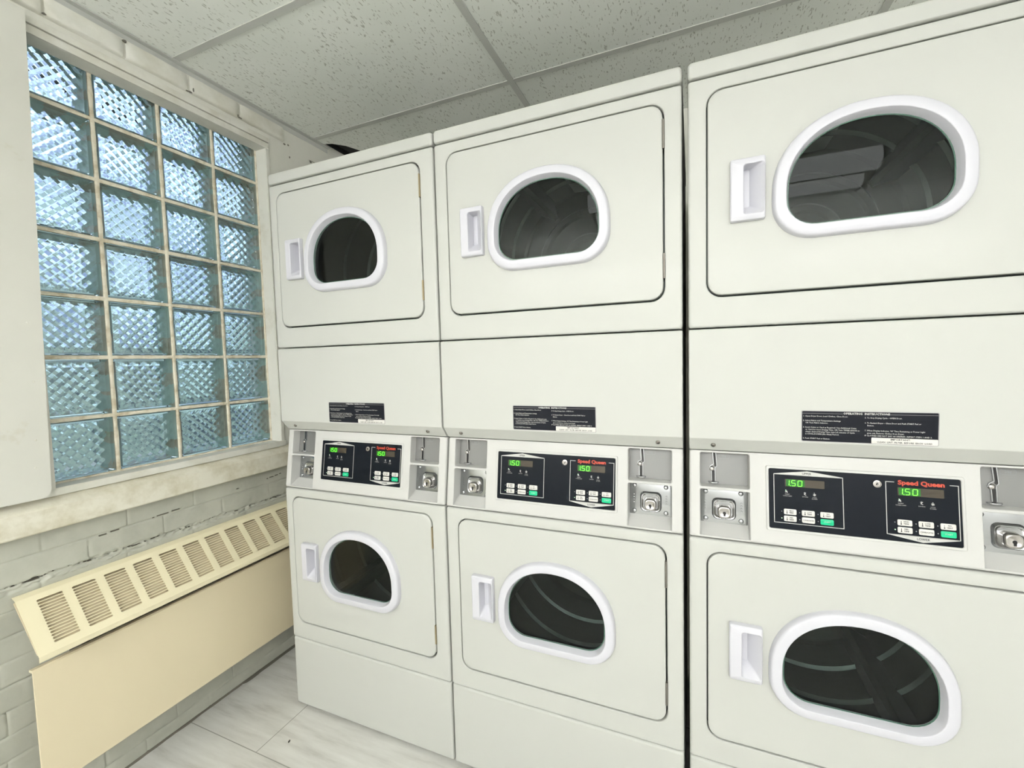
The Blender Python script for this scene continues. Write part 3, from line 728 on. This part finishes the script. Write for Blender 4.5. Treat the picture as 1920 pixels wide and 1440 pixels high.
        for k in range(7):
            if k < 6: lx, lz = bx - 0.0042 + (k % 3) * 0.0350, bz + 0.0060 - (k // 3) * 0.0152
            else: lx, lz = bx + 0.0045, bz + 0.0535
            bm = bmesh.new(); loft(bm, [at(disc(lx, lz, 0.0011, 10), y - 0.0003), at(disc(lx, lz, 0.0011, 10), y)], True, True)
            shear(bm); build('indicator_lamp', bm, M['led'] if k in (3, 6) else M['greyprint'], cp, smooth=0, label='lit indicator lamp' if k in (3, 6) else None)
        for xx in (bx + 0.0415, bx + 0.0595):
            bm = bmesh.new(); loft(bm, [at(disc(xx, bz + 0.052, 0.0009, 8), y - 0.0003), at(disc(xx, bz + 0.052, 0.0009, 8), y)], True, True)
            shear(bm); build('indicator_lamp', bm, M['greyprint'], cp, smooth=0)
    bm = bmesh.new(); cx_, cz_ = 0.3766, 0.9985
    loft(bm, [at(disc(cx_, cz_, r, 28), y - d_) for r, d_ in ((0.0082, 0.0), (0.0082, 0.0020), (0.0074, 0.0032), (0.0060, 0.0034), (0.0056, 0.0026), (0.0030, 0.0026), (0.0028, 0.0010))], False, True)
    shear(bm); kl = build('key_lock', bm, M['lockm'], cp, smooth=40)
    bm = bmesh.new(); stroke(bm, [(cx_ - 0.001, cz_ - 0.0022), (cx_ + 0.001, cz_ + 0.0022)], 0.0014, y - 0.0030, y - 0.0011)
    shear(bm); build('keyhole', bm, M['keyhole'], kl, smooth=0)

def coin_unit(root, x0):
    """coin slot plate above, coin box door below; x0 = left of the recess"""
    yb = 0.0295
    bm = bmesh.new(); slab(bm, lambda e_: rr(x0 + 0.0012 + e_, 0.9585 + e_, x0 + 0.1068 - e_, 1.0440 - e_, 0.001, 2), yb - 0.001, yb)
    shear(bm); cs = build('coin_slot', bm, M['brushed'], root, smooth=0)
    yp = yb - 0.0011; X = lambda q: x0 + q
    bm = bmesh.new()
    stroke(bm, [(X(0.0325), 1.0435), (X(0.0350), 1.0130), (X(0.0355), 1.0065)], 0.0046, yp - 0.0004, yp)
    stroke(bm, [(X(0.0307), 0.9965), (X(0.0307), 0.9700)], 0.0060, yp - 0.0004, yp)
    shear(bm); build('slot_opening', bm, M['keyhole'], cs, smooth=0)
    bm = bmesh.new()
    stroke(bm, [(X(0.0290), 1.0435), (X(0.0310), 1.0130), (X(0.0235), 1.0080), (X(0.0215), 1.0020), (X(0.0260), 0.9965), (X(0.0268), 0.9720)], 0.0018, yp - 0.0035, yp)
    stroke(bm, [(X(0.0362), 1.0435), (X(0.0385), 1.0080), (X(0.0345), 1.0035), (X(0.0350), 0.9720)], 0.0014, yp - 0.0020, yp)
    shear(bm); build('slot_rim', bm, M['chrome'], cs, smooth=0)
    bm = bmesh.new(); loft(bm, [at(disc(X(0.0270), 1.0015, r, 20), yp - d_) for r, d_ in ((0.0058, 0.0), (0.0058, 0.0028), (0.0045, 0.0045), (0.002, 0.0052))], False, True)
    shear(bm); build('slot_knob', bm, M['lockm'], cs, smooth=50)
    bm = bmesh.new()
    P = [(X(0.0307) + 0.0125 * math.cos(t), -0.0105 * math.sin(t)) for t in [math.pi * k / 16 for k in range(17)]]
    a = ring(bm, [(x, yp + d_, 0.9680) for x, d_ in P]); b_ = ring(bm, [(x, yp + d_, 0.9705) for x, d_ in P]); bridge(bm, a, b_); bm.faces.new(a); bm.faces.new(b_)
    shear(bm); build('coin_lip', bm, M['chrome'], cs, smooth=0)
    bm = bmesh.new(); stroke(bm, rr(X(0.0420), 1.0270, X(0.0665), 1.0375, 0.004, 4), 0.0005, yp - 0.0002, yp, closed=True)
    text(bm, '25\u00a2', 0.0072, X(0.0543), 1.0322, yp - 0.0001, 'CENTER')
    shear(bm); build('price_lettering', bm, M['greyprint'], cs, smooth=0, recalc=False)
    # coin box
    yb = 0.0415
    bm = bmesh.new(); slab(bm, lambda e_: rr(x0 + 0.0015 + e_, 0.8650 + e_, x0 + 0.1065 - e_, 0.9555 - e_, 0.002, 2), yb - 0.003, yb, 0.0008)
    y1 = yb - 0.003; ex0, ex1, ez0, ez1 = x0 + 0.0275, x0 + 0.0815, 0.8765, 0.9280
    E2 = lambda e_, r=0.012: rr(ex0 + e_, ez0 + e_, ex1 - e_, ez1 - e_, r, 5)
    loft(bm, [at(E2(0), y1), at(E2(0.0015), y1 - 0.004), at(E2(0.0035, 0.010), y1 - 0.006), at(E2(0.0055, 0.009), y1 - 0.0055), at(E2(0.007, 0.008), y1 - 0.003), at(E2(0.009, 0.007), y1 - 0.0025)], False, True)
    shear(bm); cb = build('coin_box', bm, M['chrome'], root, smooth=50)
    bm = bmesh.new(); lx, lz = x0 + 0.0545, 0.8985
    Lk = lambda e_, r=0.009: rr(lx - 0.0150 + e_, lz - 0.0140 + e_, lx + 0.0150 - e_, lz + 0.0150 - e_, r, 5)
    loft(bm, [at(Lk(0), y1 - 0.0025), at(Lk(0.0005), y1 - 0.0175), at(Lk(0.002), y1 - 0.0195), at(Lk(0.004), y1 - 0.0200), at(Lk(0.006, 0.006), y1 - 0.0190)], False, True)
    shear(bm); lk = build('box_lock', bm, M['lockm'], cb, smooth=50)
    bm = bmesh.new(); slab(bm, lambda e_: disc(lx, lz - 0.0010, 0.0036, 16), y1 - 0.0193, y1 - 0.0188); stroke(bm, [(lx, lz - 0.001), (lx + 0.0005, lz - 0.0085)], 0.0048, y1 - 0.0193, y1 - 0.0188)
    shear(bm); build('keyhole', bm, M['keyhole'], lk, smooth=0)
    for rx, rz in ((0.0130, 0.9420), (0.0925, 0.9420), (0.0130, 0.8760), (0.0925, 0.8760)):
        bm = bmesh.new(); loft(bm, [at(disc(x0 + rx, rz, r, 16), y1 - d_) for r, d_ in ((0.0058, 0.0), (0.0055, 0.0012), (0.0042, 0.0024), (0.002, 0.003))], False, True)
        shear(bm); build('rivet', bm, M['chrome'], cb, smooth=50)
    for rx in (0.0120, 0.0935):
        for k in range(4):
            bm = bmesh.new(); loft(bm, [at(disc(x0 + rx, 0.8990 + k * 0.0065, r, 10), y1 - d_) for r, d_ in ((0.0020, 0.0), (0.0016, 0.0008))], False, True)
            shear(bm); build('stud', bm, M['chrome'], cb, smooth=50)

INS_L = ['1. Open Dryer Door, Load Clothes, Close Door.', '', '2. Select Fabric and Temperature Settings', '    OR Turn Fabric Selector.', '', '3. Insert Coins or Card as Required. Use Additional Coins',
         '    or Card for more Drying Time, OR Turn TIMER KNOB to', '    obtain desired Drying Time. Last 2-5 minutes of Cycle', '    is COOL-DOWN (No Heat) Period.', '', '4. Push START Pad or Button.']
INS_R = ['5. To Stop Drying Cycle - OPEN Door.', '', '6. To Restart Dryer - Close Door and Push START Pad or', '    Button.', '', "7. When Display Indicates, '00' Time Remaining or Power Light",
         '    goes out, Remove Clothes from Dryer.', 'IF CLOTHES ARE NOT DRY AS DESIRED, REPEAT STEPS 1 AND 3.']

def make_dryer():
    root = empty('stacked_dryer', (0, 0, 0))
    bm = cabinet_mesh(1.3500, 1.9215, 1.4195, 1.8905, 1.655); build('upper_cabinet', bm, M['enamel'], root, smooth=40, wn=True)
    bm = cabinet_mesh(0.2725, 0.8385, 0.3345, 0.8095, 0.572); build('lower_cabinet', bm, M['enamel'], root, smooth=40, wn=True)
    for a, b_, c_ in ((1.4195, 1.8905, 1.655), (0.3345, 0.8095, 0.572)):
        build('bulkhead', bulkhead_mesh(a, b_, c_, 0.215), M['drum'], root, smooth=30)
        bm = drum_mesh(); dr = build('drum', bm, M['drum'], root, smooth=35); dr.location = (0.3415, 0, c_)
        for k in range(3): build('baffle', baffle_mesh(math.radians(20 + 120 * k)), M['baffle'], dr, smooth=25)
    # lid
    bm = bmesh.new()
    tp = lambda e_, zt: rr(0.0 + e_, 1.9235 + e_ * 0.3, W - e_, zt - e_, 0.004 + 0.008, 6)
    def lid_loop(e_, y): return [Vector((x, y, z)) for x, z in rr(e_, 1.9245 + e_ * 0.5, W - e_, 1.9636 - e_, 0.010, 6)]
    loft(bm, [lid_loop(0, 0.70), lid_loop(0, 0.008), lid_loop(0.001, 0.003), lid_loop(0.0035, -0.0005), lid_loop(0.007, -0.0022)], True, True)
    build('top_lid', bm, M['enamel'], root, smooth=50, wn=True)
    # middle access panel with the sloping lower edge
    bm = bmesh.new(); L = []
    prof = [(0.60, 1.3470), (0.006, 1.3470), (0.0018, 1.3455), (0.0, 1.3420), (0.0, 1.0870), (0.0012, 1.0838), (0.0255, 1.0545), (0.031, 1.0515), (0.60, 1.0515)]
    for x, e_ in ((0.0012, 0.004), (0.0022, 0.0012), (0.0052, 0.0), (W - 0.0052, 0.0), (W - 0.0022, 0.0012), (W - 0.0012, 0.004)):
        zc_ = 1.2
        L.append([(x, y + (e_ if y < 0.5 else 0), z - e_ * (0.5 if z > zc_ else -0.5)) for y, z in prof])
    loft(bm, L, True, True)
    ap = build('access_panel', bm, M['enamel'], root, smooth=40, wn=True)
    for sx_ in (0.0555, 0.6225):
        bm = bmesh.new(); q = math.sqrt(.5)
        ctr = Vector((sx_, 0.0125, 1.0682)); n_ = Vector((0, -0.77, -0.64)); u_ = Vector((1, 0, 0)); v__ = n_.cross(u_)
        loft(bm, [[ctr + u_ * r * math.cos(t) + v__ * r * math.sin(t) + n_ * d_ for t in [k * math.pi / 9 for k in range(18)]] for r, d_ in ((0.0055, -0.001), (0.0055, 0.0015), (0.0040, 0.0028), (0.0026, 0.0031), (0.0024, 0.0012))], False, True)
        build('screw', bm, M['steel'], ap, smooth=50)
    # instruction sticker
    sx0, sx1, sz0, sz1 = 0.2330, 0.4690, 1.0885, 1.1570
    bm = bmesh.new(); slab(bm, lambda e_: rr(sx0 + e_, sz0 + e_, sx1 - e_, sz1 - e_, 0.003, 4), -0.0003, 0.0)
    sticker = build('instruction_sticker', bm, M['stick'], root, smooth=0)
    y = -0.0004
    bm = bmesh.new(); stroke(bm, rr(sx0 + 0.0006, sz0 + 0.0006, sx1 - 0.0006, sz1 - 0.0006, 0.003, 4), 0.0013, y - .0001, y, closed=True)
    stroke(bm, [(sx0, 1.1510), (0.3090, 1.1510)], 0.0006, y - .0001, y); stroke(bm, [(0.3895, 1.1510), (sx1, 1.1510)], 0.0006, y - .0001, y)
    build('sticker_border', bm, M['stickb'], sticker, smooth=0, recalc=False)
    bm = bmesh.new(); text(bm, 'OPERATING  INSTRUCTIONS', 0.0058, 0.3495, 1.1516, y, 'CENTER', 0.00018, 1.06, res=1)
    for k, s in enumerate(INS_L):
        if s: text(bm, s, 0.0042, sx0 + 0.0030, 1.1450 - k * 0.00495, y, 'LEFT', 0.00005, 0.97, res=1)
    for k, s in enumerate(INS_R):
        if s: text(bm, s, 0.0042, sx0 + 0.1140, 1.1435 - k * 0.0054, y, 'LEFT', 0.00005, 0.93, res=1)
    build('sticker_lettering', bm, M['print'], sticker, smooth=0, recalc=False)
    bm = bmesh.new(); slab(bm, lambda e_: rr(0.3590, 1.0895, 0.4680, 1.1020, 0.0015, 3), -0.0005, -0.0003)
    build('sticker_notice', bm, M['button'], sticker, smooth=0)
    bm = bmesh.new(); text(bm, 'IMPORTANT:', 0.0052, 0.4075, 1.0988, -0.0006, 'CENTER', 0.0001, 1.1, res=1); text(bm, 'CLEAN  LINT  FILTER  BEFORE  EACH  LOAD', 0.0046, 0.4135, 1.0928, -0.0006, 'CENTER', 0.0001, 1.0, res=1)
    build('notice_lettering', bm, M['blackprint'], sticker, smooth=0, recalc=False)
    door(root, 1.4195, 1.8905, 1.5325, 1.5840, 1.655)
    door(root, 0.3345, 0.8095, 0.4545, 0.5085, 0.572)
    console(root); control_panel(root); coin_unit(root, 0.0265); coin_unit(root, 0.5465)
    # kick panel and feet
    bm = bmesh.new(); L = []
    kp = lambda e_: rr(0.0012 + e_, 0.012 + e_, W - 0.0012 - e_, 0.2700 - e_, 0.004)
    loft(bm, [at(kp(0), 0.68), at(kp(0), 0.012), at(kp(0.0006), 0.0065), at(kp(0.0028), 0.003), at(kp(0.0075), 0.0012)], True, True)
    build('kick_panel', bm, M['enamel'], root, smooth=40, wn=True)
    for fx, fy in ((0.05, 0.06), (W - 0.05, 0.06), (0.05, 0.62), (W - 0.05, 0.62)):
        bm = bmesh.new(); n_ = 16
        loft(bm, [[(fx + r * math.cos(2 * math.pi * k / n_), fy + r * math.sin(2 * math.pi * k / n_), z) for k in range(n_)] for r, z in ((0.02, 0.0), (0.02, 0.008), (0.012, 0.010), (0.008, 0.013))], True, True)
        build('foot', bm, M['keyhole'], root, smooth=30)
    return root
def copy_tree(o, parent=None):
    c = o.copy(); C.objects.link(c); c.parent = parent
    for ch in list(o.children):
        copy_tree(ch, c)
    return c
def walk(o):
    yield o
    for ch in o.children: yield from walk(ch)
d1 = make_dryer()
d2 = copy_tree(d1); d3 = copy_tree(d1)
d1.location = (0, 0, 0); d2.location = (0.6855, 0, 0); d3.location = (1.3795, 0, 0)
G = 'coin operated stacked dryers in a row'
tag(d1, 'white stacked dryer at the left end of the row, beside the glass block window', 'dryer', G)
tag(d2, 'white stacked dryer in the middle, with a dryer on each side', 'dryer', G)
tag(d3, 'white stacked dryer at the right end of the row, cut off by the picture edge', 'dryer', G)
for root, (a1, a2) in ((d1, (-60, 40)), (d2, (14, -60)), (d3, (-18, -44))):
    k = 0
    for o in list(walk(root)):
        if root is d1:      # the doors of the left unit sit a few millimetres farther left
            nm = o.name.split('.')[0]
            if nm in ('door', 'drum', 'bulkhead'): o.location.x -= 0.007
            if nm in ('upper_cabinet', 'lower_cabinet'):
                o.data = o.data.copy()
                for v_ in o.data.vertices:
                    if 0.03 < v_.co.x < 0.655: v_.co.x -= 0.007
        if o.name.split('.')[0] == 'drum':
            o.rotation_euler = (0, math.radians((a1, a2)[k]), 0); k += 1
for o in walk(d1):
    if o.name.split('.')[0] == 'hinge':
        o.material_slots[0].link = 'OBJECT'; o.material_slots[0].material = M['brass']; o['label'] = 'brass hinge'

# ================================================================== aisle lamp and added fill lamps (behind the viewer)
def lamp(x, y, label, mat='lamp', dr=0.15):  # rods and drop are added so the tubes also light the ceiling
    t = empty('ceiling_light', (x, y, ZC)); tag(t, label, 'ceiling light', 'fluorescent ceiling lights')
    for rx in (-0.4, 0.4):
        bm = bmesh.new(); loft(bm, [[(rx + 0.006 * math.cos(a), 0.006 * math.sin(a), z) for a in [k * math.pi / 6 for k in range(12)]] for z in (-0.12 - dr, -0.001)], True, True); build('rod', bm, M['trimw'], t, smooth=40)
    bm = bmesh.new(); box(bm, -0.61, -0.035, -0.155 - dr, 0.61, 0.035, -0.12 - dr, bev=0.004); build('housing', bm, M['trimw'], t, smooth=0)
    for s in (-1, 1):
        bm = bmesh.new(); L = [[(x_, s * 0.105 + 0.045 * math.cos(a), -0.145 - dr + 0.045 * math.sin(a)) for a in [math.pi * k / 8 for k in range(16)]] for x_ in (-0.6, 0.6)]
        loft(bm, L, True, True); build('tube_diffuser', bm, M[mat], t, smooth=40)
        for x_ in (-0.606, 0.598):
            bm = bmesh.new(); box(bm, x_, min(s * 0.03, s * 0.15), -0.19 - dr, x_ + 0.008, max(s * 0.03, s * 0.15), -0.10 - dr); build('end_cap', bm, M['trimw'], t, smooth=0)
lamp(1.50, -1.235, 'suspended twin tube fluorescent light over the aisle facing the dryers')
for x_, lb in ((0.2, 'added twin tube fill light over the far side of the room, nearest the window wall'), (1.35, 'middle one of the added twin tube fill lights over the far side of the room'), (2.6, 'added twin tube fill light in the far right corner of the room')):
    lamp(x_, -2.9, lb, 'lamp_fill', 0.22)  # unseen fill lamps, added to brighten the ceiling, walls and dryers
